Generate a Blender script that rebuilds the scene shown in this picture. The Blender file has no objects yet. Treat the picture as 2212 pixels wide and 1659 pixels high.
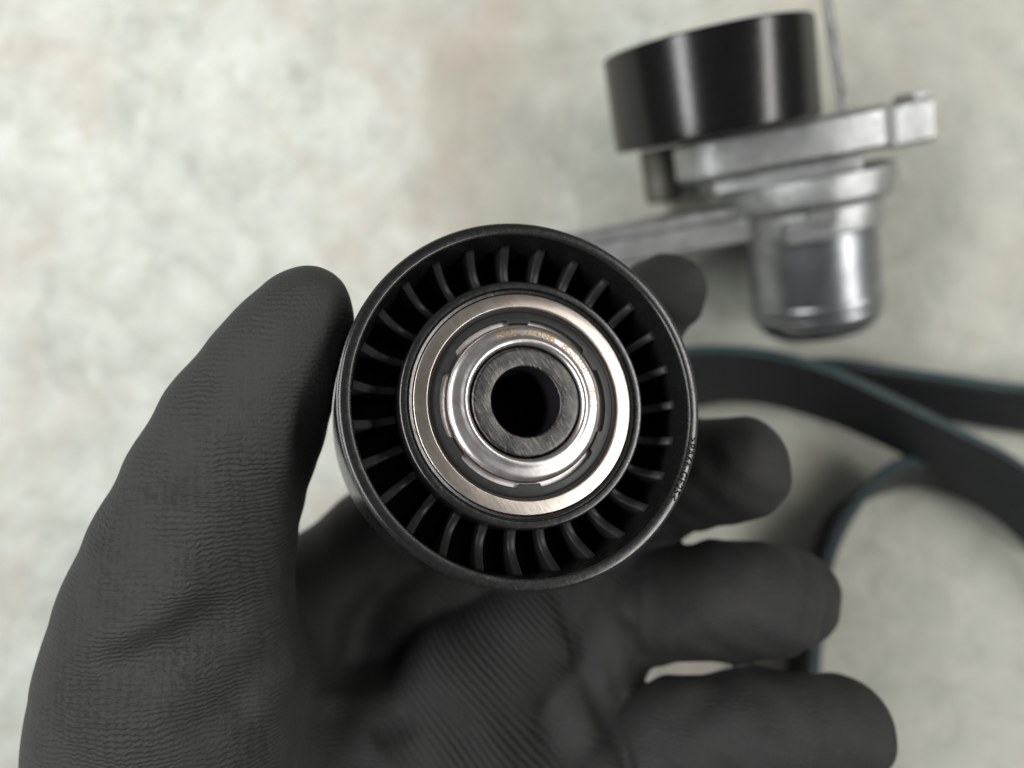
import bpy, math, random
import numpy as np
from mathutils import Vector, Matrix

random.seed(4); RNG = np.random.default_rng(4)
scene = bpy.context.scene
MM = 0.001
CAM_H = 280.0            # camera height above the floor, mm
FPX = 1666.0             # focal length in reading pixels (2212 wide)

# ------------------------------------------------------------------ camera
cd = bpy.data.cameras.new('camera'); cam = bpy.data.objects.new('camera', cd)
scene.collection.objects.link(cam); scene.camera = cam
cam.location = (0, 0, CAM_H*MM); cam.rotation_euler = (0, 0, 0)
cd.sensor_width = 36; cd.lens = 36*FPX/2212
cd.clip_start = 0.01; cd.clip_end = 20
cd.dof.use_dof = True; cd.dof.focus_distance = 0.1325; cd.dof.aperture_fstop = 6.7
cd.dof.aperture_blades = 0

# ------------------------------------------------------------------ light
w = bpy.data.worlds.new('World'); scene.world = w; w.use_nodes = True
bg = w.node_tree.nodes['Background']
bg.inputs[0].default_value = (1.0, 1.0, 0.97, 1); bg.inputs[1].default_value = 0.12

def area(name, loc, target, sx, sy, power, col):
    l = bpy.data.lights.new(name, 'AREA'); l.shape = 'RECTANGLE'; l.size = sx; l.size_y = sy
    l.energy = power; l.color = col
    o = bpy.data.objects.new(name, l); scene.collection.objects.link(o)
    o.location = loc
    d = Vector(target) - Vector(loc)
    zz = -d.normalized(); yy_ = Vector((0, 1, 0)); yy_ = (yy_-zz*yy_.dot(zz)).normalized(); xx = yy_.cross(zz)
    o.rotation_euler = Matrix((xx, yy_, zz)).transposed().to_euler()   # long side runs along world y
    return o
area('right_light', (0.95, 0.08, 0.88), (0.02, 0, 0.15), 0.22, 1.30, 11.6, (1.0, 0.985, 0.955))
area('left_light', (-0.62, 0.04, 0.80), (-0.05, 0.0, 0.05), 0.20, 1.0, 9.6, (0.985, 1.0, 0.985))
scene.view_settings.view_transform = 'Standard'; scene.view_settings.look = 'None'
scene.view_settings.exposure = 0; scene.view_settings.gamma = 1
scene.cycles.use_denoising = True

# ------------------------------------------------------------------ helpers
def W(px, py, depth):
    """place of a point seen at a reading pixel, at a given distance below the camera, in mm"""
    return np.array([(px-1106)/FPX*depth, (829.5-py)/FPX*depth, CAM_H-depth])

def link(o, parent=None):
    scene.collection.objects.link(o)
    if parent is not None: o.parent = parent
    return o

def mesh_data(name, verts, faces, mat, smooth=True, angle=35):
    me = bpy.data.meshes.new(name)
    v = (np.asarray(verts, dtype=np.float64)*MM)
    me.from_pydata(v.tolist(), [], [list(map(int, f)) for f in faces]); me.update()
    if mat: me.materials.append(mat)
    if smooth:
        me.polygons.foreach_set('use_smooth', [True]*len(me.polygons))
        if angle: me.set_sharp_from_angle(angle=math.radians(angle))
    return me

def obj(name, verts, faces, mat, parent=None, smooth=True, angle=35):
    return link(bpy.data.objects.new(name, mesh_data(name, verts, faces, mat, smooth, angle)), parent)

def empty(name, loc, label, cat, rot=None):
    o = bpy.data.objects.new(name, None); scene.collection.objects.link(o)
    o.empty_display_size = 0.01
    o.location = [c*MM for c in loc]
    if rot is not None: o.rotation_euler = rot
    o['label'] = label; o['category'] = cat
    return o

def lathe(profile, n=128, closed=True, axis='z', a0=0.0, a1=2*math.pi):
    """profile: list of (r, z); revolved about z; closed joins last point to first"""
    full = abs(a1-a0-2*math.pi) < 1e-6
    m = len(profile); k = n if full else n+1
    vs = []
    for i in range(k):
        a = a0+(a1-a0)*i/n
        for r, z in profile: vs.append((r*math.cos(a), r*math.sin(a), z))
    fs = []
    seg = m if closed else m-1
    for i in range(n):
        i2 = (i+1) % k
        for j in range(seg):
            j2 = (j+1) % m
            fs.append((i*m+j, i2*m+j, i2*m+j2, i*m+j2))
    if not full and closed:
        fs.append(tuple(range(m))); fs.append(tuple(reversed([n*m+j for j in range(m)])))
    return vs, fs

def fillet(pts, r, n=4):
    """round the corners of an open/closed polyline profile (closed)"""
    out = []
    m = len(pts)
    for i in range(m):
        p0, p, p1 = np.array(pts[i-1], float), np.array(pts[i], float), np.array(pts[(i+1) % m], float)
        rr = r[i] if isinstance(r, (list, tuple)) else r
        a = (p0-p); b = (p1-p); la = np.linalg.norm(a); lb = np.linalg.norm(b)
        q = min(rr, la*.45, lb*.45)
        if q < 1e-4: out.append(tuple(p)); continue
        s, e = p+a/la*q, p+b/lb*q
        for k in range(n+1):
            t = k/n
            c = (1-t)**2*s+2*t*(1-t)*p+t*t*e
            out.append(tuple(c))
    return out

def prism(outline, z0, z1, bevel=0.0):
    """outline (x,y) list CCW extruded between z0 and z1, with a small bevel on both ends"""
    o = np.array(outline, float); m = len(o); c = o.mean(0)
    rings = []
    def inset(d):
        res = []
        for i in range(m):
            e0 = o[i]-o[i-1]; e1 = o[(i+1) % m]-o[i]
            n0 = np.array([e0[1], -e0[0]])/(np.linalg.norm(e0)+1e-9); n1 = np.array([e1[1], -e1[0]])/(np.linalg.norm(e1)+1e-9)
            nn = n0+n1; nn /= (np.linalg.norm(nn)+1e-9)
            res.append(o[i]-nn*d)
        return np.array(res)
    if bevel > 0:
        levels = [(z0, bevel), (z0+bevel, 0), (z1-bevel, 0), (z1, bevel)]
    else: levels = [(z0, 0), (z1, 0)]
    vs = []
    for z, d in levels:
        for p in inset(d): vs.append((p[0], p[1], z))
    fs = []
    L = len(levels)
    for k in range(L-1):
        for i in range(m):
            j = (i+1) % m
            fs.append((k*m+i, k*m+j, (k+1)*m+j, (k+1)*m+i))
    fs.append(tuple(reversed(range(m)))); fs.append(tuple((L-1)*m+i for i in range(m)))
    return vs, fs

def tube(path, radii, n=24, cap=True):
    P = [np.array(p, float) for p in path]; vs = []; fs = []
    ref = None
    for i, p in enumerate(P):
        t = P[min(i+1, len(P)-1)]-P[max(i-1, 0)]; t /= np.linalg.norm(t)
        if ref is None:
            ref = np.cross(t, [0, 0, 1]);
            if np.linalg.norm(ref) < 1e-3: ref = np.cross(t, [1, 0, 0])
        u = ref-t*np.dot(ref, t); u /= np.linalg.norm(u); v = np.cross(t, u); ref = u
        r = radii[i] if hasattr(radii, '__len__') else radii
        for k in range(n):
            a = 2*math.pi*k/n; vs.append(tuple(p+r*(math.cos(a)*u+math.sin(a)*v)))
    for i in range(len(P)-1):
        for k in range(n):
            k2 = (k+1) % n; fs.append((i*n+k, i*n+k2, (i+1)*n+k2, (i+1)*n+k))
    if cap:
        fs.append(tuple(reversed(range(n)))); fs.append(tuple((len(P)-1)*n+k for k in range(n)))
    return vs, fs

# ------------------------------------------------------------------ node helpers
class NT:
    def __init__(s, name, **kw):
        s.mat = bpy.data.materials.new(name); s.mat.use_nodes = True; s.t = s.mat.node_tree
        s.b = s.t.nodes['Principled BSDF']
        for k, v in kw.items(): s.set(k, v)
    def set(s, k, v):
        i = s.b.inputs[k.replace('_', ' ')]
        if hasattr(v, 'links') or isinstance(v, bpy.types.NodeSocket): s.t.links.new(v, i)
        else: i.default_value = (*v, 1) if isinstance(v, (tuple, list)) and len(v) == 3 else v
    def n(s, kind, **kw):
        nd = s.t.nodes.new(kind)
        for k, v in kw.items(): setattr(nd, k, v)
        return nd
    def lk(s, a, b): s.t.links.new(a, b)
    def coord(s, scale=(1000, 1000, 1000), rot=(0, 0, 0), src='Object', vec=None):
        m = s.n('ShaderNodeMapping')
        if vec is None:
            tc = s.n('ShaderNodeTexCoord'); vec = tc.outputs[src]
        s.lk(vec, m.inputs[0]); m.inputs['Scale'].default_value = scale; m.inputs['Rotation'].default_value = rot
        return m.outputs[0]
    def noise(s, vec, scale, detail=4, rough=.5, dist=0.0):
        nd = s.n('ShaderNodeTexNoise'); s.lk(vec, nd.inputs['Vector']); nd.inputs['Scale'].default_value = scale
        nd.inputs['Detail'].default_value = detail; nd.inputs['Roughness'].default_value = rough; nd.inputs['Distortion'].default_value = dist
        return nd.outputs[0]
    def m(s, op, a, b=None, c=None, clamp=False):
        nd = s.n('ShaderNodeMath', operation=op, use_clamp=clamp)
        for i, x in enumerate((a, b, c)):
            if x is None: continue
            if isinstance(x, (int, float)): nd.inputs[i].default_value = x
            else: s.lk(x, nd.inputs[i])
        return nd.outputs[0]
    def ramp(s, fac, stops):
        nd = s.n('ShaderNodeValToRGB'); s.lk(fac, nd.inputs[0]); cr = nd.color_ramp
        while len(cr.elements) < len(stops): cr.elements.new(0.5)
        for e, (p, c) in zip(cr.elements, stops):
            e.position = p; e.color = (*c, 1) if hasattr(c, '__len__') else (c, c, c, 1)
        return nd.outputs[0]
    def mix(s, fac, a, b, blend='MIX'):
        nd = s.n('ShaderNodeMix', data_type='RGBA', blend_type=blend)
        for i, x in ((0, fac), (6, a), (7, b)):
            if isinstance(x, (int, float)): nd.inputs[i].default_value = x
            elif isinstance(x, (tuple, list)): nd.inputs[i].default_value = (*x, 1)
            else: s.lk(x, nd.inputs[i])
        return nd.outputs[2]
    def sep(s, vec):
        nd = s.n('ShaderNodeSeparateXYZ'); s.lk(vec, nd.inputs[0]); return nd.outputs
    def bump(s, h, strength=.3, dist=.0001, normal=None):
        nd = s.n('ShaderNodeBump'); s.lk(h, nd.inputs['Height']); nd.inputs['Strength'].default_value = strength
        nd.inputs['Distance'].default_value = dist
        if normal is not None: s.lk(normal, nd.inputs['Normal'])
        return nd.outputs[0]

# ------------------------------------------------------------------ materials
def mat_plastic(name, base=0.012, rough=.42, scuff=.5, spec=.5):
    k = NT(name)
    v = k.coord()
    n1 = k.noise(v, .9, 5, .6); 
    vs = k.coord(scale=(1000, 1000, 1000), rot=(0, 0, math.radians(52)))
    vs2 = k.coord(scale=(.14, 1.5, 1), vec=vs)
    sc = k.noise(vs2, 1.6, 5, .75)
    scr = k.ramp(sc, [(.63, 0.0), (.70, 1.0)])
    fine = k.noise(v, 4, 3, .6)
    col = k.mix(k.m('MULTIPLY', scr, min(1, 1.4*scuff)), (base, base*1.02, base*1.05), (base*7, base*6.6, base*6.2))
    col = k.mix(k.m('MULTIPLY', k.ramp(n1, [(.5, 0.0), (.75, 1.0)]), .3), col, (base*2.4, base*2.3, base*2.2))
    k.set('Base_Color', col)
    k.set('Roughness', k.m('ADD', rough-.1, k.m('MULTIPLY', n1, .25)))
    k.b.inputs['Specular IOR Level'].default_value = spec
    h = k.m('ADD', k.m('MULTIPLY', fine, .12), k.m('MULTIPLY', scr, .35))
    k.set('Normal', k.bump(h, .3*scuff+.05, .0002))
    return k.mat

def mat_steel(name, col, rough, aniso=0.0, scratch=.5, dark=None, conc=0.0, speck=.0):
    k = NT(name, Metallic=1.0)
    v = k.coord()
    x, y, z = k.sep(v)
    r = k.m('SQRT', k.m('ADD', k.m('MULTIPLY', x, x), k.m('MULTIPLY', y, y)))
    comb = k.n('ShaderNodeCombineXYZ'); k.lk(r, comb.inputs[0])
    rings = k.noise(comb.outputs[0], 5, 4, .7)
    vs = k.coord(rot=(0, 0, math.radians(55)))
    vs2 = k.coord(scale=(.35, 2.2, 1), vec=vs)
    sc = k.noise(vs2, 1.1, 5, .75)
    big = k.noise(v, .33, 4, .6)
    c = k.mix(k.ramp(big, [(.35, 0.0), (.7, 1.0)]), col, dark or tuple(a*.75 for a in col))
    if speck:
        sp = k.ramp(sc, [(.54, 0.0), (.64, 1.0)])
        c = k.mix(k.m('MULTIPLY', sp, speck), c, (.58, .49, .42))
    k.set('Base_Color', c)
    rr = k.m('ADD', rough-.08, k.m('MULTIPLY', sc, .2))
    if speck: rr = k.m('ADD', rr, k.m('MULTIPLY', sp, .12))
    k.set('Roughness', rr)
    if aniso:
        k.set('Anisotropic', aniso)
        tg = k.n('ShaderNodeTangent', direction_type='RADIAL', axis='Z'); k.lk(tg.outputs[0], k.b.inputs['Tangent'])
    h = k.m('ADD', k.m('MULTIPLY', sc, scratch), k.m('MULTIPLY', rings, conc))
    k.set('Normal', k.bump(h, .35, .00016))
    return k.mat

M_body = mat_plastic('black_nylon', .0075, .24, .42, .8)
M_ribside = mat_plastic('black_nylon_shaded', .006, .6, .1)  # same nylon with shade painted in, for rib sides and web
M_rib = mat_plastic('black_nylon_lit', .022, .46, .1)  # same nylon lightened to paint the light on the rib tops
M_race = mat_steel('bearing_race_steel', (.67, .605, .54), .31, .45, .5, (.56, .49, .43), .1)
M_washer = mat_steel('pressed_washer_steel', (0.86, .83, .82), .30, .3, .25, (.64, .58, .57), .15)
M_sleeve = mat_steel('turned_sleeve_steel', (.12, .114, .110), .33, .3, 1.0, (.045, .048, .05), 1.0, .34)
M_inner = mat_steel('bearing_inner_steel', (.95, .90, .87), .42, 0, .3)
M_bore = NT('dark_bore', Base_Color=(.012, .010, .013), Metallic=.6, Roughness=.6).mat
M_seal = mat_plastic('seal_rubber', .016, .45, .3)
k = NT('etched_brown', Roughness=.5, Metallic=.9)
k.set('Base_Color', k.ramp(k.noise(k.coord(), 2.2, 4, .75), [(.38, (.62, .55, .50)), (.50, (.46, .32, .16)), (.66, (.34, .20, .07))])); M_etch = k.mat
M_mark = NT('moulded_mark', Base_Color=(.003, .003, .004), Roughness=.8, Specular_IOR_Level=.1).mat

def mat_alu(name, base=(.40, .41, .42), rough=.42, lump=.5):
    k = NT(name, Metallic=1.0)
    v = k.coord()
    n1 = k.noise(v, .16, 4, .6); n2 = k.noise(v, 1.4, 4, .6)
    k.set('Base_Color', k.mix(k.ramp(n1, [(.35, 0.0), (.65, 1.0)]), base, tuple(a*.72 for a in base)))
    k.set('Roughness', k.m('ADD', rough-.1, k.m('MULTIPLY', n2, .2)))
    k.set('Normal', k.bump(k.m('ADD', n2, k.m('MULTIPLY', n1, 2.0)), lump, .0004))
    return k.mat
M_alu = mat_alu('cast_aluminium', (.50, .51, .51), .42, .5)
M_alu_turned = mat_alu('turned_aluminium', (.36, .37, .39), .35, .14)
M_pin = mat_alu('pin_steel', (.26, .26, .25), .22, .1)
M_boss = mat_alu('dark_cast_boss', (.20, .195, .175), .6, .5)
M_cap = mat_alu('dark_end_cap', (.10, .105, .12), .4, .3)
M_tpul = mat_plastic('glossy_black_pulley', .0045, .19, .0, .45)
M_bolt = mat_alu('bolt_steel', (.13, .125, .11), .6, .2)

# belt
k = NT('belt_rubber', Roughness=.50)
v = k.coord()
k.set('Base_Color', k.ramp(k.noise(v, .6, 5, .6), [(.3, (.012, .014, .016)), (.75, (.026, .028, .030))]))
k.set('Normal', k.bump(k.noise(v, 6, 3, .6), .3, .0002)); M_belt = k.mat
k = NT('belt_edge_teal', Roughness=.55)
k.set('Base_Color', k.ramp(k.noise(k.coord(), .5, 5, .6), [(.3, (.024, .045, .049)), (.75, (.050, .084, .089))])); M_teal = k.mat

# floor
k = NT('worn_mottled_floor', Roughness=.55)
v = k.coord(src='Object')
warp = k.n('ShaderNodeTexNoise'); k.lk(v, warp.inputs['Vector']); warp.inputs['Scale'].default_value = .05; warp.inputs['Detail'].default_value = 4
vm = k.n('ShaderNodeVectorMath', operation='MULTIPLY_ADD'); k.lk(warp.outputs[1], vm.inputs[0]); vm.inputs[1].default_value = (22, 22, 22); k.lk(v, vm.inputs[2])
vw = vm.outputs[0]
a = k.noise(vw, .060, 6, .62); b = k.noise(vw, .14, 5, .6, .6); c = k.noise(v, .011, 3, .5); d = k.noise(v, .019, 4, .55, 1.0)
col = k.ramp(a, [(.30, (.47, .475, .43)), (.43, (.60, .62, .565)), (.58, (.69, .71, .64)), (.72, (.78, .79, .76))])
col = k.mix(k.m('MULTIPLY', k.ramp(b, [(.54, 0.0), (.70, 1.0)]), .35), col, (.66, .65, .68))
col = k.mix(k.m('MULTIPLY', k.ramp(b, [(.24, 1.0), (.42, 0.0)]), .45), col, (.36, .355, .28))
# beige worn zone across the middle of the floor
x, y, z = k.sep(v)
zone = k.m('SUBTRACT', 1.0, k.m('MULTIPLY', k.m('ABSOLUTE', k.m('ADD', x, 6.0)), .016))
zone = k.m('ADD', zone, k.m('MULTIPLY', k.m('SUBTRACT', d, .5), 3.0))
zone = k.ramp(zone, [(.1, 0.0), (1.0, 1.0)])
col = k.mix(k.m('MULTIPLY', zone, .72), col, k.mix(d, (.60, .49, .405), (.40, .43, .35)))
# darker green-grey zone to the right
zr = k.ramp(k.m('ADD', k.m('MULTIPLY', k.m('ADD', x, 10), .007), k.m('MULTIPLY', k.m('SUBTRACT', c, .5), 1.6)), [(.15, 0.0), (.7, 1.0)])
col = k.mix(k.m('MULTIPLY', zr, .60), col, k.mix(a, (.32, .35, .28), (.50, .475, .40)))
e_ = k.noise(vw, .33, 5, .65, .4)
col = k.mix(k.m('MULTIPLY', k.ramp(e_, [(.60, 0.0), (.70, 1.0)]), .35), col, (.40, .37, .29))
col = k.mix(k.m('MULTIPLY', k.ramp(k.noise(v, .045, 4, .6, .8), [(.52, 0.0), (.66, 1.0)]), .40), col, (.40, .41, .35))
col = k.mix(k.m('MULTIPLY', k.ramp(k.noise(k.coord(scale=(1000, 1000, 300), rot=(0, 0, .8)), .013, 6, .62, 1.2), [(.50, 0.0), (.64, 1.0)]), .5), col, (.55, .455, .385))
cr_ = k.m('ABSOLUTE', k.m('SUBTRACT', k.noise(vw, .03, 5, .55, 1.5), .5))
col = k.mix(k.m('MULTIPLY', k.ramp(cr_, [(.0, 1.0), (.012, 0.0)]), .35), col, (.33, .31, .26))
k.set('Base_Color', col)
h = k.m('ADD', k.m('MULTIPLY', b, 1.0), k.m('MULTIPLY', a, 2.0))
k.set('Normal', k.bump(h, .45, .0015)); M_floor = k.mat

# ------------------------------------------------------------------ floor
n = 60; S = 1500.0
vs = []; fs = []
for i in range(n+1):
    for j in range(n+1):
        x_ = -S+2*S*i/n; y_ = -S+2*S*j/n
        vs.append((x_, y_, .25*math.sin(x_*.031+1)*math.cos(y_*.027)-.25))
for i in range(n):
    for j in range(n):
        p = i*(n+1)+j; fs.append((p, p+n+1, p+n+2, p+1))
fl = obj('floor', vs, fs, M_floor, angle=0)
fl['kind'] = 'structure'; fl['label'] = 'pale worn mottled workshop floor under everything'

# ------------------------------------------------------------------ held idler pulley
TILT, AZ = math.radians(17.97), math.radians(37.4)
nrm = Vector((math.sin(TILT)*math.cos(AZ), math.sin(TILT)*math.sin(AZ), math.cos(TILT)))
xl = Vector((1, 0, 0)); xl = (xl-nrm*xl.dot(nrm)).normalized(); yl = nrm.cross(xl)
R3 = Matrix((xl, yl, nrm)).transposed()
PC = np.array([2.956, -2.643, CAM_H-132.69])
pul = empty('idler_pulley', PC, 'black plastic idler pulley with steel bearing held in the gloved hand', 'pulley', R3.to_euler())

OR, IR, DEP = 32.4, 30.0, -25.0
prof = [(IR, -.55), (IR+.2, -.12), (IR+.42, 0.0), (OR-.75, -.10), (OR-.42, -.22), (OR-.30, -.38), (OR-.28, -.75), (OR-.06, -.85), (OR, -1.15),
        (OR, -11), (OR-.05, -12.5), (OR, -14), (OR, DEP+.8), (OR-.6, DEP), (IR+.5, DEP), (IR-.3, DEP+.6), (IR-.6, -17), (IR-.6, -15), (IR-.35, -10)]
obj('rim', *lathe(prof, 256), M_body, pul, angle=50)
# web disc between the hub and the rim
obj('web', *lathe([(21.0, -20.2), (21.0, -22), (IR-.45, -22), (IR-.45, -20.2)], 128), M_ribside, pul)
hub = [(19.72, -3.1), (19.85, -2.75), (20.3, -2.62), (20.42, -2.9), (20.6, -2.95), (20.75, -2.55), (21.6, -2.42), (22.0, -2.6), (22.15, -3.1), (22.2, -12), (22.35, -21), (19.8, -21), (19.75, -12)]
obj('hub', *lathe(hub, 192), M_body, pul, angle=50)
# 27 curved ribs
def rib_mesh():
    vs = []; fs = []; N = 14
    for i in range(N+1):
        t = i/N; r = 21.9+(IR-.3-21.9)*t
        off = 0.55*math.sin(t*math.pi*.5)*t+0.0
        zt = -8.6-1.2*math.sin(math.pi*min(t*1.1, 1))+3.4*t**2.6
        hw = .79
        for s_, z in ((-1, -20.6), (-1, zt-.25), (-.72, zt), (.72, zt), (1, zt-.25), (1, -20.6)):
            vs.append((r, off+hw*s_, z))
    for i in range(N):
        for j in range(6):
            a_, b_ = i*6+j, i*6+(j+1) % 6
            fs.append((a_, a_+6, b_+6, b_))
    fs.append((5, 4, 3, 2, 1, 0)); fs.append(tuple(N*6+j for j in range(6)))
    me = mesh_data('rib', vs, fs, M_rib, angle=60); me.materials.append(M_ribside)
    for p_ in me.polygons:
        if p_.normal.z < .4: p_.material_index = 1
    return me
rm = rib_mesh()
for i in range(27):
    o = link(bpy.data.objects.new('rib', rm), pul)
    o.rotation_euler = (0, 0, math.radians(94.6-TILT*0+i*360/27)-0.0)

# bearing outer race
race = fillet([(17.05, -6), (17.05, -2.75), (17.3, -2.25), (19.62, -2.56), (19.72, -3.05), (19.72, -6)], [0, .1, .12, .15, .1, 0], 3)
obj('outer_race', *lathe(race, 256), M_race, pul, angle=50)
# slotted seal: inner edge notched six times
def seal_mesh():
    n = 360; vs = []; fs = []
    for i in range(n):
        a = math.radians(i)
        rel = min(abs(((i-(4+60*q)+180) % 360)-180) for q in range(6))
        ri = 15.02 if rel <= 21.6 else (14.3 if rel >= 22.6 else 14.9)
        for r, z in ((17.1, -4.6), (17.1, -3.35), (16.75, -3.3), (16.55, -3.55), (16.2, -3.25), (ri+.12, -3.15), (ri, -3.3), (ri, -4.6)):
            vs.append((r*math.cos(a), r*math.sin(a), z))
    m = 8
    for i in range(n):
        i2 = (i+1) % n
        for j in range(m):
            j2 = (j+1) % m; fs.append((i*m+j, i2*m+j, i2*m+j2, i*m+j2))
    return vs, fs
obj('bearing_seal', *seal_mesh(), M_seal, pul, angle=40)
obj('inner_ring', *lathe(fillet([(13.85, -6.6), (13.85, -4.25), (15.25, -4.3), (15.25, -6.6)], .08, 2), 192), M_inner, pul, angle=50)
obj('bearing_back', *lathe([(6.3, -20.5), (6.3, -6.0), (10.2, -5.9), (13.7, -5.8), (14.8, -6.2), (17.2, -6.0), (19.7, -6.3), (19.7, -20.5)], 96), M_seal, pul)
# pressed washer: bright outer bead, dished annulus, bright inner bead
wash = [(10.0, -4.2), (9.95, -2.5), (10.02, -2.1), (10.18, -1.76), (10.42, -1.50), (10.7, -1.37), (11.0, -1.36), (11.3, -1.46), (11.6, -1.62), (12.0, -1.72), (12.6, -1.77), (12.9, -1.82),
        (13.2, -1.93), (13.5, -2.10), (13.78, -2.35), (13.98, -2.7), (14.1, -3.1), (14.12, -3.7), (13.8, -4.2)]
obj('bore_blocker', *lathe([(0.01, -23.5), (6.3, -23.5), (6.3, -24.6), (0.01, -24.6)], 64), M_bore, pul)  # added disc that closes the bore so no light leaks in
obj('dust_washer', *lathe(wash, 256), M_washer, pul, angle=60)
# turned spacer sleeve with the bore
slv = [(6.15, -24.0), (6.15, -2.15), (6.35, -1.9), (6.6, -1.84), (8.0, -1.84), (8.9, -1.85), (9.3, -1.86), (9.6, -1.98), (9.75, -2.3), (9.75, -5.0), (9.7, -24)]
sl = obj('spacer_sleeve', *lathe(slv, 256), M_sleeve, pul, angle=50)
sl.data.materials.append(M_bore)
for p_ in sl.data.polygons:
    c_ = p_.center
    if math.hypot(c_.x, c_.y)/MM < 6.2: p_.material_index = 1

def arc_text(name, text, radius, size, a_mid, height, z, mat, parent, spacing=1.0, zfun=None):
    """lettering bent round an arc, tops outwards, read clockwise; a_mid in degrees"""
    cu = bpy.data.curves.new(name, 'FONT'); cu.body = text; cu.size = size; cu.align_x = 'CENTER'; cu.align_y = 'CENTER'
    cu.extrude = height; cu.space_character = spacing; cu.resolution_u = 3; cu.offset = 0.012*size
    to = bpy.data.objects.new(name, cu); scene.collection.objects.link(to)
    dg = bpy.context.evaluated_depsgraph_get(); me = bpy.data.meshes.new_from_object(to.evaluated_get(dg))
    bpy.data.objects.remove(to)
    for v_ in me.vertices:
        a = math.radians(a_mid)-v_.co.x/radius
        r = radius+v_.co.y
        zz = z if zfun is None else zfun(r)
        v_.co = Vector((r*math.cos(a), r*math.sin(a), v_.co.z+zz))*MM
    me.materials.clear(); me.materials.append(mat)
    o = link(bpy.data.objects.new(name, me), parent); return o
WZ = lambda r: float(np.interp(r, [11.0, 11.3, 11.6, 12.0, 12.6, 12.9, 13.2, 13.5], [-1.36, -1.46, -1.62, -1.72, -1.77, -1.82, -1.93, -2.10]))+.01
def ang(px, py):   # direction on the pulley face of a point seen in the photograph
    d = np.array([px-1128.0, 876.0-py]); return math.degrees(math.atan2(d[1], d[0]))
arc_text('moulded_lettering', '>PA66-GF25<', 31.0, 1.9, -21.5, .05, -.05, M_mark, pul, 1.12)
arc_text('etched_marking', '8G28', 12.35, 1.95, 107, .02, -1.82, M_etch, pul, .8, WZ)
arc_text('etched_marking', '1 6H038B', 12.35, 1.95, 80, .02, -1.82, M_etch, pul, .80, WZ)
arc_text('etched_marking', '8G2103B', 12.35, 1.95, 42, .02, -1.82, M_etch, pul, .84, WZ)
arc_text('etched_marking', '88215', 12.35, 1.95, 5, .02, -1.82, M_etch, pul, .80, WZ)

# ------------------------------------------------------------------ belt tensioner lying on the floor
PHI = math.radians(15.0); YAW = math.radians(11.0)
A = np.array([-math.sin(YAW)*math.cos(PHI), math.cos(YAW)*math.cos(PHI), math.sin(PHI)])
B = np.array([math.cos(YAW), math.sin(YAW), 0.0]); N_ = np.cross(B, A); N_ /= np.linalg.norm(N_)
TO = W(1766, 700, 259.5)
RT = Matrix((Vector(B), Vector(N_)*-1, Vector(A)))   # rows: local x=B, local y=-N, local z=A
# make right handed: x=B, z=A, y=z cross x
yv = np.cross(A, B)
RT = Matrix((Vector(B), Vector(yv), Vector(A))).transposed()
ten = empty('belt_tensioner', TO, 'cast aluminium belt tensioner with black pulley lying on the floor', 'tensioner', RT.to_euler())
# yv = A x B : check sign (pointing up => local y up)
UP = 1.0 if yv[2] > 0 else -1.0

def loc_lathe(name, prof, mat, cx=0, cy=0, n=128, r=.5):
    vs, fs = lathe(fillet(prof, r, 3), n)
    vs = [(x+cx, y+cy, z) for x, y, z in vs]
    return obj(name, vs, fs, mat, ten, angle=40)
loc_lathe('body_housing', [(0.01, -1), (15, -1), (18.6, .5), (20.2, 3.2), (20.8, 5), (20.4, 6.2), (21.0, 7.5), (21.0, 9), (20.5, 9.8), (20.5, 30), (20.8, 36), (0.01, 36)],
          M_alu_turned, r=[0, 2, 1.5, .8, .5, .4, .4, .4, .4, .5, 0, 0])
loc_lathe('end_cap', [(0.01, -2.2), (14.5, -2.2), (16.4, -1.2), (18.0, .2), (16, 1.0), (0.01, 1.0)], M_cap, r=.5)
loc_lathe('lower_collar', [(0.01, 31.5), (22.2, 31.5), (22.5, 40), (0.01, 40)], M_alu, r=[0, .8, .8, 0])
loc_lathe('upper_collar', [(0.01, 40.1), (25.2, 40.1), (26.4, 42), (26.4, 49.5), (0.01, 49.5)], M_alu, r=[0, .6, .8, .8, 0])
# long mounting plate reaching left
def plate(name, outline, z0, z1, mat, bevel=.8):
    vs, fs = prism(outline, z0, z1, bevel)
    # prism is in (x,y) with thickness along local z
    return obj(name, vs, fs, mat, ten, angle=35)
U = UP
def ol(pts): # keep CCW
    a_ = sum(pts[i-1][0]*pts[i][1]-pts[i][0]*pts[i-1][1] for i in range(len(pts)))
    return pts if a_ > 0 else pts[::-1]
plate('mounting_plate', ol([(-8, 12*U), (-30, 8*U), (-62, 5*U), (-84, 2*U), (-84, -9*U), (-60, -12*U), (-20, -16*U), (0, -17*U), (10, -10*U), (6, 8*U)]), 32.5, 41.5, M_alu, 1.0)
plate('plate_flange', ol([(-12, 10*U), (-60, 5.5*U), (-80, 3*U), (-80, -8*U), (-50, -10*U), (-12, -12*U)]), 41.2, 44.6, M_alu, .6)
# clip block and stop on the front of the body
plate('clip_block', ol([(-15, 14*U), (-15, 19.5*U), (-3, 23.5*U), (-2, 16*U)]), 30.5, 38.0, M_alu, .8)
plate('stop_tab', ol([(-9, 18*U), (-9, 23*U), (-2, 25*U), (1, 20*U)]), 35.5, 43.5, M_alu, .8)
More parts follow.
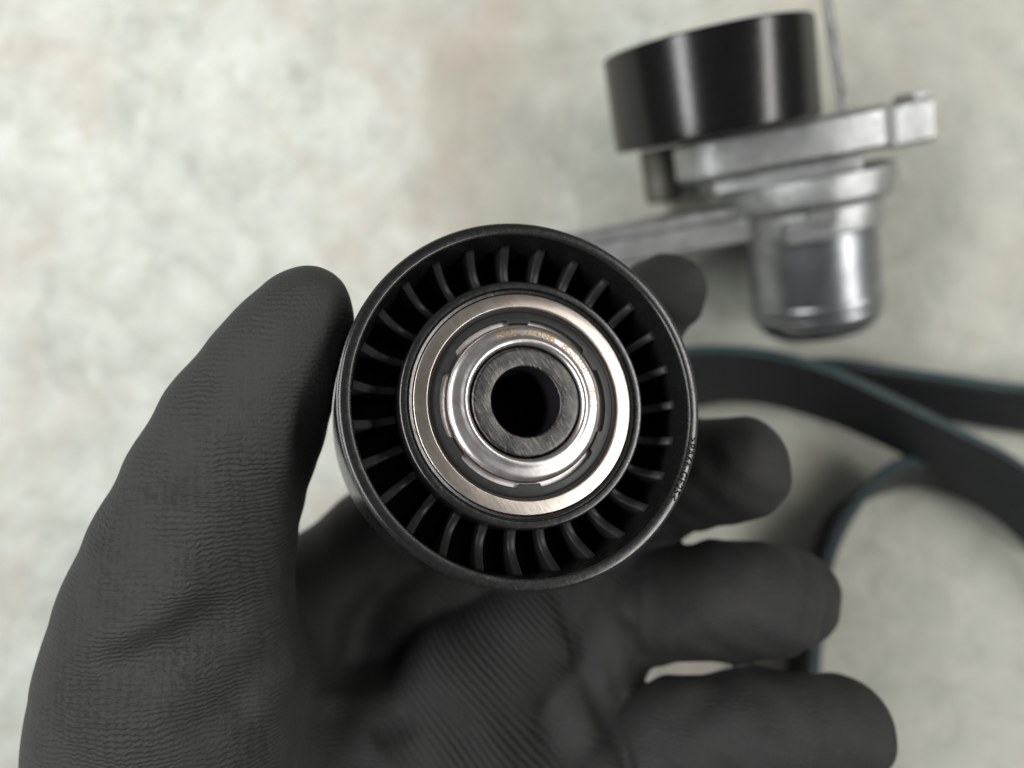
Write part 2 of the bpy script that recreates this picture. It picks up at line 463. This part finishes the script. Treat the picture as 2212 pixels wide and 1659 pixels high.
# pulley arm: long rounded plate carrying the pulley
arm = []
for t in np.linspace(90, 270, 14): arm.append((-29+13*math.cos(math.radians(t)), 5*U+14*math.sin(math.radians(t))))
arm += [(-10, -23), (0, -26), (14, -24), (23, -14), (26, -8), (30, -7), (30, 7), (26, 9), (23, 14), (14, 24), (0, 26), (-10, 24)]
plate('pulley_arm', ol(arm), 54.0, 66.2, M_alu, 1.4)
plate('arm_skirt', ol([(-32, -9), (-10, -20), (8, -22), (8, 22), (-10, 22), (-32, 11)]), 48.5, 54.4, M_alu, 1.0)
# lug with the pin hole at the far right
plate('pin_lug', ol([(24, -8), (38, -8), (39, -2), (39, 9), (34, 11), (24, 10)]), 52.5, 65.8, M_alu, 1.2)
plate('lug_tip', ol([(34.5, -4), (39, -3), (39, 8), (34.5, 9)]), 65.6, 67.8, M_alu, .5)
# tension pulley
PX, PY = -28.9, 6.0*U
PR = 30.6
tp = [(12, 66.5), (PR-3, 66.5), (PR-.6, 66.7), (PR, 67.3), (PR, 93.6), (PR-.5, 94.2), (PR-2.6, 94.2), (PR-3.4, 92), (PR-3.4, 80), (12, 80)]
tpo = loc_lathe('tension_pulley', tp, M_tpul, PX, PY, 160, .3)
loc_lathe('pulley_hub', [(4, 66.4), (12.3, 66.4), (12.3, 92), (4, 92)], M_bolt, PX, PY, 64, .5)
loc_lathe('pulley_bolt', [(0.01, 66.3), (4.2, 66.3), (4.2, 95), (0.01, 95)], M_bolt, PX, PY, 48, .2)
loc_lathe('arm_boss', [(0.01, 48), (5.5, 48), (6.2, 50), (6.2, 66), (0.01, 66)], M_boss, -41, -20*U, 48, .6)
# locking pin running out of the top of the picture
pp = []
for i in range(8):
    t = i/7; pp.append((4.7-8.5*t, 19.0*U, 60+100*t))
pin = obj('locking_pin', *tube(pp, .66, 16), M_pin, ten, angle=40)
pp = [(x+1.6, y, z) for x, y, z in pp]
obj('locking_pin', *tube(pp, .8, 16), M_pin, ten, angle=40)

# ------------------------------------------------------------------ serpentine belt
def catmull(P, n):
    P = [np.array(p, float) for p in P]; out = []
    m = len(P)
    for i in range(m):
        p0, p1, p2, p3 = P[i-1], P[i], P[(i+1) % m], P[(i+2) % m]
        for k_ in range(n):
            t = k_/n
            out.append(.5*((2*p1)+(-p0+p2)*t+(2*p0-5*p1+4*p2-p3)*t*t+(-p0+3*p1-3*p2+p3)*t**3))
    return np.array(out)
def g(px, py, z): return W(px, py, CAM_H-z)
# pairs: (upper edge, lower edge) of the band's inner face
G = [
 # strand A, from behind the held pulley out to the right
 (g(1360, 775, 25), g(1340, 900, 7)), (g(1500, 748, 26), g(1505, 858, 7)), (g(1620, 750, 27), g(1637, 857, 8)), (g(1710, 766, 28), g(1771, 890, 9)), (g(1810, 797, 29), g(1872, 930, 11)),
 (g(1939, 856, 30), g(1965, 975, 13)), (g(2074, 924, 30), g(2060, 1040, 13)), (g(2212, 1000, 29), g(2180, 1132, 12)), (g(2420, 1170, 26), g(2330, 1300, 9)),
 (g(2600, 1500, 24), g(2470, 1540, 3)), (g(2640, 1900, 22), g(2520, 1850, 1.5)), (g(2450, 2350, 22), g(2350, 2230, 1.5)), (g(2050, 2400, 22), g(2000, 2270, 1.5)),
 # strand C, standing on edge, coming up behind the ring finger
 (g(1800, 1950, 22), g(1740, 1880, 1.5)), (g(1757, 1640, 22), g(1700, 1600, 1.5)), (g(1752, 1440, 22), g(1705, 1400, 1.5)), (g(1775, 1230, 22), g(1750, 1220, 1.5)), (g(1822, 1112, 22), g(1796, 1106, 1.8)),
 (g(1885, 1035, 21), g(1890, 1052, 2)), (g(1968, 988, 17), g(1990, 1035, 2)), (g(2100, 1020, 10), g(2110, 1082, 1.5)), (g(2280, 1110, 8), g(2270, 1190, 1.5)), (g(2500, 1150, 12), g(2500, 1230, 1.5)), (g(2750, 1050, 20), g(2700, 1080, 1.5)),
 (g(2800, 860, 24), g(2740, 930, 2)), (g(2760, 900, 24), g(2700, 960, 2)),
 # strand B, back to the left under strand A
 (g(2500, 862, 24), g(2480, 975, 4)), (g(2212, 846, 22), g(2212, 936, 4)), (g(2050, 824, 20), g(2080, 915, 3)), (g(1900, 803, 17), g(1950, 890, 2)), (g(1780, 790, 13), g(1830, 850, 1.5)),
 (g(1600, 800, 9), g(1610, 862, 1.5)), (g(1420, 850, 9), g(1410, 905, 1.5)), (g(1280, 960, 20), g(1240, 985, 2)), (g(1240, 880, 24), g(1200, 930, 4)),
]
E1 = catmull([a_ for a_, b_ in G], 16); E2 = catmull([b_ for a_, b_ in G], 16)
ctr = (E1+E2)/2; T = np.roll(ctr, -1, 0)-np.roll(ctr, 1, 0); T /= np.linalg.norm(T, axis=1)[:, None]
Wd = E2-E1; Wl = np.linalg.norm(Wd, axis=1)[:, None]; Wd = Wd/Wl
NN = np.cross(T, Wd); NN /= np.linalg.norm(NN, axis=1)[:, None]
TH = 3.4
def strip(name, u0, u1, h0, h1, mat, parent, edge=None):
    """a strip of the belt between width fractions u0..u1 and heights h0..h1 along the normal"""
    m = len(ctr); vs = []
    for i in range(m):
        p = lambda u, h: E1[i]+Wd[i]*Wl[i]*u+NN[i]*h
        for u, h in ((u0, h0), (u1, h0), (u1, h1), (u0, h1)): vs.append(p(u, h))
    fs = []; mi = []
    for i in range(m):
        i2 = (i+1) % m
        for j in range(4):
            j2 = (j+1) % 4; fs.append((i*4+j, i2*4+j, i2*4+j2, i*4+j2)); mi.append(1 if (edge and j in edge) else 0)
    o = obj(name, vs, fs, mat, parent, angle=45)
    if edge:
        o.data.materials.append(M_teal); o.data.polygons.foreach_set('material_index', mi)
    return o
belt = empty('serpentine_belt', (0, 0, 0), 'black serpentine drive belt with teal edges looped on the floor', 'belt')
belt.location = Vector(ctr[4]*MM); belt.location.z = 0
off = np.array([ctr[4][0], ctr[4][1], 0]); E1 = E1-off; E2 = E2-off
BSIDE = 1.0
strip('belt_backing', 0, 1, 0.0, -TH, M_belt, belt, edge=(1, 3))
for i in range(6):
    u = .03+i*.16
    strip('belt_rib', u, u+.12, -.05, .9, M_belt, belt)

# ------------------------------------------------------------------ gloved hand, one continuous surface
CH = {
 'thumb': [(665, 672, 139, 8.3), (634, 735, 140, 10.4), (590, 810, 141, 12.1), (522, 930, 142, 14.2), (464, 1060, 143, 15.6), (418, 1200, 146, 18.2), (390, 1330, 149, 21.0), (380, 1450, 152, 23.8), (385, 1560, 156, 26.6), (400, 1800, 165, 33.0), (600, 2300, 172, 34)],
 'palm': [(560, 1600, 172, 24), (800, 1640, 176, 24), (1000, 1640, 176, 23), (1150, 1800, 175, 24), (1100, 2300, 175, 34), (850, 2700, 175, 34)],
 'palm2': [(600, 2300, 172, 34), (850, 2300, 175, 34), (1100, 2300, 175, 34)],
 'web': [(640, 1500, 184, 18), (860, 1330, 190, 17), (1100, 1180, 193, 13), (1250, 1150, 192, 12)],
 'index': [(620, 1440, 176, 19), (690, 1290, 181, 14.5), (810, 1170, 187, 12.5), (1100, 935, 187, 11.5), (1370, 690, 181, 10.2), (1440, 635, 177, 9.4)],
 'middle': [(880, 1680, 175, 22), (1010, 1500, 178, 19.5), (1150, 1380, 183, 16), (1320, 1150, 189, 12.2), (1420, 1060, 186, 12.0), (1490, 1022, 178, 11.9), (1590, 1014, 170, 11.6)],
 'ring': [(1170, 1760, 172, 19), (1230, 1560, 178, 14.0), (1310, 1355, 184, 11.2), (1440, 1306, 178, 12.6), (1560, 1298, 170, 12.2), (1640, 1294, 171, 12.2), (1700, 1290, 180, 12.0)],
 'little': [(1150, 1850, 168, 20), (1330, 1725, 168, 14.5), (1480, 1595, 166, 12.6), (1640, 1580, 164, 12.2), (1798, 1580, 166, 12.0)],
}
VX = 0.75
LO = np.array([-112., -195., 60.]); HI = np.array([96., 34., 172.])
dims = np.ceil((HI-LO)/VX).astype(int)
ax = [LO[i]+VX*np.arange(dims[i]) for i in range(3)]
SD = np.full(dims, 30.0, np.float32)
def smin(a_, b_, k_):
    h_ = np.clip(.5+.5*(b_-a_)/k_, 0, 1)
    return b_*(1-h_)+a_*h_-k_*h_*(1-h_)
def add_chain(SDv, pts, k_in, k_out):
    D = np.full(dims, 30.0, np.float32)
    P = [(W(x_, y_, d_), r_) for x_, y_, d_, r_ in pts]
    for (a_, ra), (b_, rb) in zip(P[:-1], P[1:]):
        mg = max(ra, rb)+8
        lo = np.minimum(a_, b_)-mg; hi = np.maximum(a_, b_)+mg
        i0 = np.clip(((lo-LO)/VX).astype(int), 0, dims); i1 = np.clip(((hi-LO)/VX).astype(int)+1, 0, dims)
        if (i1 <= i0).any(): continue
        sl_ = tuple(slice(i0[q], i1[q]) for q in range(3))
        X = ax[0][sl_[0]][:, None, None]; Y = ax[1][sl_[1]][None, :, None]; Z = ax[2][sl_[2]][None, None, :]
        ab = b_-a_; L2 = (ab**2).sum()
        t = np.clip(((X-a_[0])*ab[0]+(Y-a_[1])*ab[1]+(Z-a_[2])*ab[2])/L2, 0, 1)
        d_ = np.sqrt((X-a_[0]-t*ab[0])**2+(Y-a_[1]-t*ab[1])**2+(Z-a_[2]-t*ab[2])**2)-(ra+(rb-ra)*t)
        D[sl_] = smin(D[sl_], d_.astype(np.float32), k_in)
    return D, smin(SDv, D, k_out)
CD = {}
for nm, ko in (('palm', .1), ('palm2', 3.), ('web', 2.), ('little', 2.0), ('ring', 1.6), ('middle', 2.2), ('index', 3.0), ('thumb', 5.0)):
    D, SD = add_chain(SD, CH[nm], 3.0, ko)
    CD[nm] = D
X = ax[0][:, None, None]; Y = ax[1][None, :, None]; Z = ax[2][None, None, :]
def surf(px, py):
    """first point of the hand met below the camera in a given direction"""
    for d_ in np.arange(112, 200, .5):
        p = W(px, py, d_); q = np.round((p-LO)/VX).astype(int)
        if (q < 0).any() or (q >= dims).any(): continue
        if SD[tuple(q)] < 0: return p
    return None
def fold(pts, wdt, amp, taper=True):
    """crease (amp>0) or ridge (amp<0) following a line on the surface"""
    global SD
    P = [surf(*p) for p in pts]; P = [p for p in P if p is not None]
    if len(P) < 2: return
    lo = np.min(P, 0)-wdt*3; hi = np.max(P, 0)+wdt*3
    i0 = np.clip(((lo-LO)/VX).astype(int), 0, dims); i1 = np.clip(((hi-LO)/VX).astype(int)+1, 0, dims)
    sl_ = tuple(slice(i0[q], i1[q]) for q in range(3))
    x_ = ax[0][sl_[0]][:, None, None]; y_ = ax[1][sl_[1]][None, :, None]; z_ = ax[2][sl_[2]][None, None, :]
    best = None; n_ = len(P)-1
    for k_, (a_, b_) in enumerate(zip(P[:-1], P[1:])):
        ab = b_-a_; L2 = (ab**2).sum()+1e-9
        t = np.clip(((x_-a_[0])*ab[0]+(y_-a_[1])*ab[1]+(z_-a_[2])*ab[2])/L2, 0, 1)
        d2 = (x_-a_[0]-t*ab[0])**2+(y_-a_[1]-t*ab[1])**2+(z_-a_[2]-t*ab[2])**2
        u_ = (k_+t)/n_
        amp_ = amp*(np.clip(np.sin(np.pi*np.clip(u_, .04, .96))*1.6, 0, 1) if taper else 1)
        v_ = amp_*np.exp(-d2/wdt**2)
        best = v_ if best is None else np.where(np.abs(v_) > np.abs(best), v_, best)
    SD[sl_] = SD[sl_]+best.astype(np.float32)
# ridge and hollow at the base of the thumb
fold([(430, 1180), (404, 1250), (351, 1325), (264, 1372), (190, 1400)], 4.0, -1.5)
fold([(520, 1290), (457, 1345), (369, 1400), (275, 1440), (211, 1490)], 4.6, 2.6)
fold([(640, 1420), (590, 1480), (540, 1560)], 5.0, -1.6)
fold([(560, 1500), (470, 1540), (400, 1620)], 5.0, 1.0)
fold([(620, 1240), (640, 1330), (660, 1420)], 2.5, 1.0)
# hollow of the palm and the small pit
fold([(850, 1270), (790, 1350), (760, 1430), (790, 1520)], 6.0, 2.6)
fold([(800, 1600), (850, 1568), (900, 1540)], 3.4, 1.8)
fold([(700, 1500), (740, 1600), (760, 1700)], 6.0, 1.6)
# long crease between the palm side and the ring finger
fold([(1205, 1262), (1232, 1340), (1262, 1430), (1300, 1530), (1338, 1620), (1372, 1720)], 2.0, 3.4, False)
fold([(1262, 1300), (1300, 1400), (1330, 1480), (1342, 1560)], 2.2, 1.4)
fold([(1290, 1330), (1350, 1380), (1400, 1440)], 2.0, 1.6)
# cloth folds at the finger joints
fold([(1345, 1190), (1368, 1260), (1372, 1340), (1350, 1400)], 2.0, 1.2)
fold([(1398, 1185), (1420, 1260), (1415, 1350), (1400, 1400)], 2.4, .8)
fold([(1425, 1395), (1470, 1370), (1510, 1330)], 3.2, -1.3)
fold([(1716, 1180), (1742, 1250), (1748, 1330), (1725, 1400)], 2.0, 1.1)
fold([(1560, 1180), (1575, 1240), (1570, 1330)], 2.6, .45)
fold([(1405, 1480), (1430, 1560), (1425, 1650)], 2.2, .8)
fold([(1460, 1480), (1480, 1560), (1470, 1650)], 2.4, .5)
fold([(1610, 1470), (1625, 1560), (1615, 1650)], 2.2, .55)
fold([(1650, 1470), (1662, 1540), (1660, 1600)], 1.8, .35)
fold([(1530, 910), (1545, 1000), (1535, 1100)], 2.2, .5)
fold([(1570, 1480), (1500, 1530), (1440, 1600)], 3.0, .6)
# uneven cloth
w_ = (.38*np.sin(X*.23+1.3*np.sin(Y*.11))*np.sin(Y*.19+Z*.13)+.22*np.sin(X*.51+Y*.37+2)*np.sin(Z*.4+Y*.31)).astype(np.float32)
SD = SD+w_*np.clip((X+60)/30, .10, 1.5).astype(np.float32)
# the hand yields where it presses on the held pulley
Rm = np.array(R3)  # columns xl,yl,nrm
dx, dy, dz = X-PC[0], Y-PC[1], Z-PC[2]
lz = dx*Rm[0, 2]+dy*Rm[1, 2]+dz*Rm[2, 2]
lx = dx*Rm[0, 0]+dy*Rm[1, 0]+dz*Rm[2, 0]; ly = dx*Rm[0, 1]+dy*Rm[1, 1]+dz*Rm[2, 1]
cyl = np.maximum(np.sqrt(lx**2+ly**2)-(OR+.25), np.maximum(lz-0.0, -25.3-lz))
SD = np.maximum(SD, -cyl.astype(np.float32))
del lx, ly, lz, cyl, w_

def surface_nets(F):
    s = F < 0
    c = np.zeros(tuple(d-1 for d in F.shape), np.int8)
    for i in (0, 1):
        for j in (0, 1):
            for l in (0, 1): c += s[i:i+F.shape[0]-1, j:j+F.shape[1]-1, l:l+F.shape[2]-1]
    act = (c > 0) & (c < 8)
    idx = -np.ones(act.shape, np.int64); cells = np.argwhere(act); idx[act] = np.arange(len(cells))
    acc = np.zeros((len(cells), 3)); cnt = np.zeros(len(cells))
    corners = [(i, j, l) for i in (0, 1) for j in (0, 1) for l in (0, 1)]
    for a_ in corners:
        for axn in range(3):
            if a_[axn] == 1: continue
            b_ = list(a_); b_[axn] = 1; b_ = tuple(b_)
            fa = F[cells[:, 0]+a_[0], cells[:, 1]+a_[1], cells[:, 2]+a_[2]]; fb = F[cells[:, 0]+b_[0], cells[:, 1]+b_[1], cells[:, 2]+b_[2]]
            m = (fa < 0) != (fb < 0)
            t = np.where(m, fa/(fa-fb+1e-12), 0)
            p = np.array(a_, float)[None, :]+np.zeros((len(cells), 3)); p[:, axn] = t
            acc[m] += p[m]; cnt[m] += 1
    V = cells+acc/cnt[:, None]
    quads = []
    for axn in range(3):
        o1, o2 = [(1, 2), (2, 0), (0, 1)][axn]
        sh = list(F.shape)
        lo = [1, 1, 1]; lo[axn] = 0
        hi = [d-1 for d in sh]
        sl0 = tuple(slice(lo[q], hi[q]) for q in range(3)); a_ = s[sl0]
        sl1 = [slice(lo[q], hi[q]) for q in range(3)]; sl1[axn] = slice(lo[axn]+1, hi[axn]+1); b_ = s[tuple(sl1)]
        for flip, m in ((False, a_ & ~b_), (True, ~a_ & b_)):
            e = np.argwhere(m)+np.array(lo)
            def cell(d1, d2):
                q = e.copy(); q[:, o1] -= d1; q[:, o2] -= d2
                return idx[q[:, 0], q[:, 1], q[:, 2]]
            Q = np.stack([cell(1, 1), cell(0, 1), cell(0, 0), cell(1, 0)], 1)
            quads.append(Q[:, ::-1] if flip else Q)
    return V, np.concatenate(quads)
V, Q = surface_nets(SD)
# light smoothing
def smooth(V, Q, it, lam):
    e = np.concatenate([Q[:, [0, 1]], Q[:, [1, 2]], Q[:, [2, 3]], Q[:, [3, 0]]])
    for _ in range(it):
        s_ = np.zeros_like(V); c_ = np.zeros(len(V))
        for q in range(3):
            s_[:, q] = np.bincount(e[:, 0], V[e[:, 1], q], len(V))+np.bincount(e[:, 1], V[e[:, 0], q], len(V))
        c_ = np.bincount(e[:, 0], minlength=len(V))+np.bincount(e[:, 1], minlength=len(V))
        V = V+lam*(s_/c_[:, None]-V)
    return V
V = smooth(V, Q, 4, .5)
Vw = LO+V*VX
# region weights
ii = np.clip(np.round(V).astype(int), 0, dims-1)
dt = {n_: CD[n_][ii[:, 0], ii[:, 1], ii[:, 2]] for n_ in CD}
fing = np.minimum.reduce([dt['little'], dt['ring'], dt['index']])
midp = np.minimum.reduce([dt['middle'], dt['palm']])
rest = np.minimum(fing, midp)
w_th = np.clip(.5+(rest-dt['thumb'])/6, 0, 1)
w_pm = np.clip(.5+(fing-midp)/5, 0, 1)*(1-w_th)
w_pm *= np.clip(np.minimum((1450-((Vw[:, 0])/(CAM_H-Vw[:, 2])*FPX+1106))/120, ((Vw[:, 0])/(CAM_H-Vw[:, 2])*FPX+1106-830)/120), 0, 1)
me = bpy.data.meshes.new('gloved_hand')
me.vertices.add(len(Vw)); me.loops.add(Q.size); me.polygons.add(len(Q))
base = W(700, 1600, 170)
me.vertices.foreach_set('co', ((Vw-base)*MM).ravel())
me.polygons.foreach_set('loop_start', np.arange(0, Q.size, 4)); me.polygons.foreach_set('loop_total', np.full(len(Q), 4))
me.loops.foreach_set('vertex_index', Q.ravel().astype(np.int32)); me.update(calc_edges=True); me.validate()
me.polygons.foreach_set('use_smooth', [True]*len(me.polygons))
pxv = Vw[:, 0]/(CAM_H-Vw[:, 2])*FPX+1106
w_shade = np.maximum(w_pm, (1-w_th)*np.clip((1060-pxv)/160, 0, 1))
for nm, arr in (('thumb_knit', w_th), ('palm_knit', w_pm), ('palm_shade', w_shade)):
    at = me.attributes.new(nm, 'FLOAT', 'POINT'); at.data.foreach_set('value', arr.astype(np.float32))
del CD, SD

k = NT('coated_knit_glove')
v = k.coord()
x, y, z = k.sep(v)
a1 = k.n('ShaderNodeAttribute', attribute_name='thumb_knit').outputs['Fac']; a2 = k.n('ShaderNodeAttribute', attribute_name='palm_knit').outputs['Fac']
wob = k.noise(v, .10, 3, .5); wob2 = k.noise(v, .55, 3, .5)
zig = k.m('MULTIPLY', k.m('MULTIPLY', k.m('PINGPONG', k.m('ADD', x, k.m('MULTIPLY', wob2, 2.2)), .75), .42), k.ramp(k.noise(v, .35, 2, .6), [(.35, .2), (.6, 1.0)]))
yy = k.m('ADD', k.m('ADD', y, zig), k.m('ADD', k.m('MULTIPLY', wob, 4.0), k.m('MULTIPLY', wob2, .6)))
rows = k.m('SINE', k.m('MULTIPLY', yy, 2*math.pi/.92))
stc = k.m('SINE', k.m('MULTIPLY', k.m('ADD', x, k.m('MULTIPLY', wob2, 1.5)), 2*math.pi/1.7))
knit = k.m('ADD', k.m('MULTIPLY', rows, .7), k.m('MULTIPLY', k.m('MULTIPLY', rows, stc), .20))
fade = k.ramp(k.noise(v, .07, 3, .6), [(.36, .25), (.60, 1.0)])
fade = k.m('MULTIPLY', fade, k.m('MULTIPLY_ADD', y, -.018, 1.95, clamp=True))
grain = k.noise(k.coord(scale=(900, 1500, 1000)), .85, 3, .7)
fade = k.m('MULTIPLY', fade, k.ramp(grain, [(.30, .45), (.62, 1.25)]))
knit = k.m('MULTIPLY', k.m('MULTIPLY', knit, fade), k.m('ADD', .22, k.m('MULTIPLY', a1, .78)))
# stretched diagonal lines on the palm side
u = k.m('ADD', k.m('MULTIPLY', x, .70), k.m('MULTIPLY', y, .71))
u = k.m('ADD', u, k.m('MULTIPLY', k.noise(v, .02, 1, .4), 5.0))
lines = k.m('SINE', k.m('MULTIPLY', k.m('ADD', u, k.m('MULTIPLY', wob2, .18)), 2*math.pi/1.35))
lines = k.m('MULTIPLY', k.m('MULTIPLY', lines, k.ramp(k.noise(v, .05, 2, .5), [(.30, .35), (.5, 1.3)])), a2)
fine = k.noise(k.coord(scale=(1600, 700, 900)), 1.6, 4, .65)
h = k.m('ADD', k.m('ADD', knit, k.m('MULTIPLY', lines, .55)), k.m('MULTIPLY', fine, 1.7))
k.set('Normal', k.bump(h, .85, .0002))
blot = k.noise(v, .08, 4, .6)
col = k.mix(k.ramp(blot, [(.35, 0.0), (.7, 1.0)]), (.018, .0195, .0195), (.027, .026, .0238))
col = k.mix(k.m('MULTIPLY', k.ramp(k.noise(v, .9, 4, .7), [(.55, 0.0), (.75, 1.0)]), .35), col, (.060, .060, .055))
col = k.mix(k.m('MULTIPLY', a1, .8), col, (.038, .0385, .037))   # stronger light on the thumb, painted into its colour
k.b.inputs['Specular IOR Level'].default_value = .35
a3 = k.n('ShaderNodeAttribute', attribute_name='palm_shade').outputs['Fac']
col = k.mix(k.m('MULTIPLY', a3, .88), col, (.009, .0095, .0088))   # shade on the palm and thumb hollow, painted in
k.set('Base_Color', col); k.set('Roughness', k.m('ADD', .50, k.m('MULTIPLY', fine, .2)))
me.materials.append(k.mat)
hand = link(bpy.data.objects.new('gloved_hand', me)); hand.location = base*MM
hand['label'] = 'left hand in a black rubber-coated knitted work glove, gripping the idler pulley'; hand['category'] = 'gloved hand'
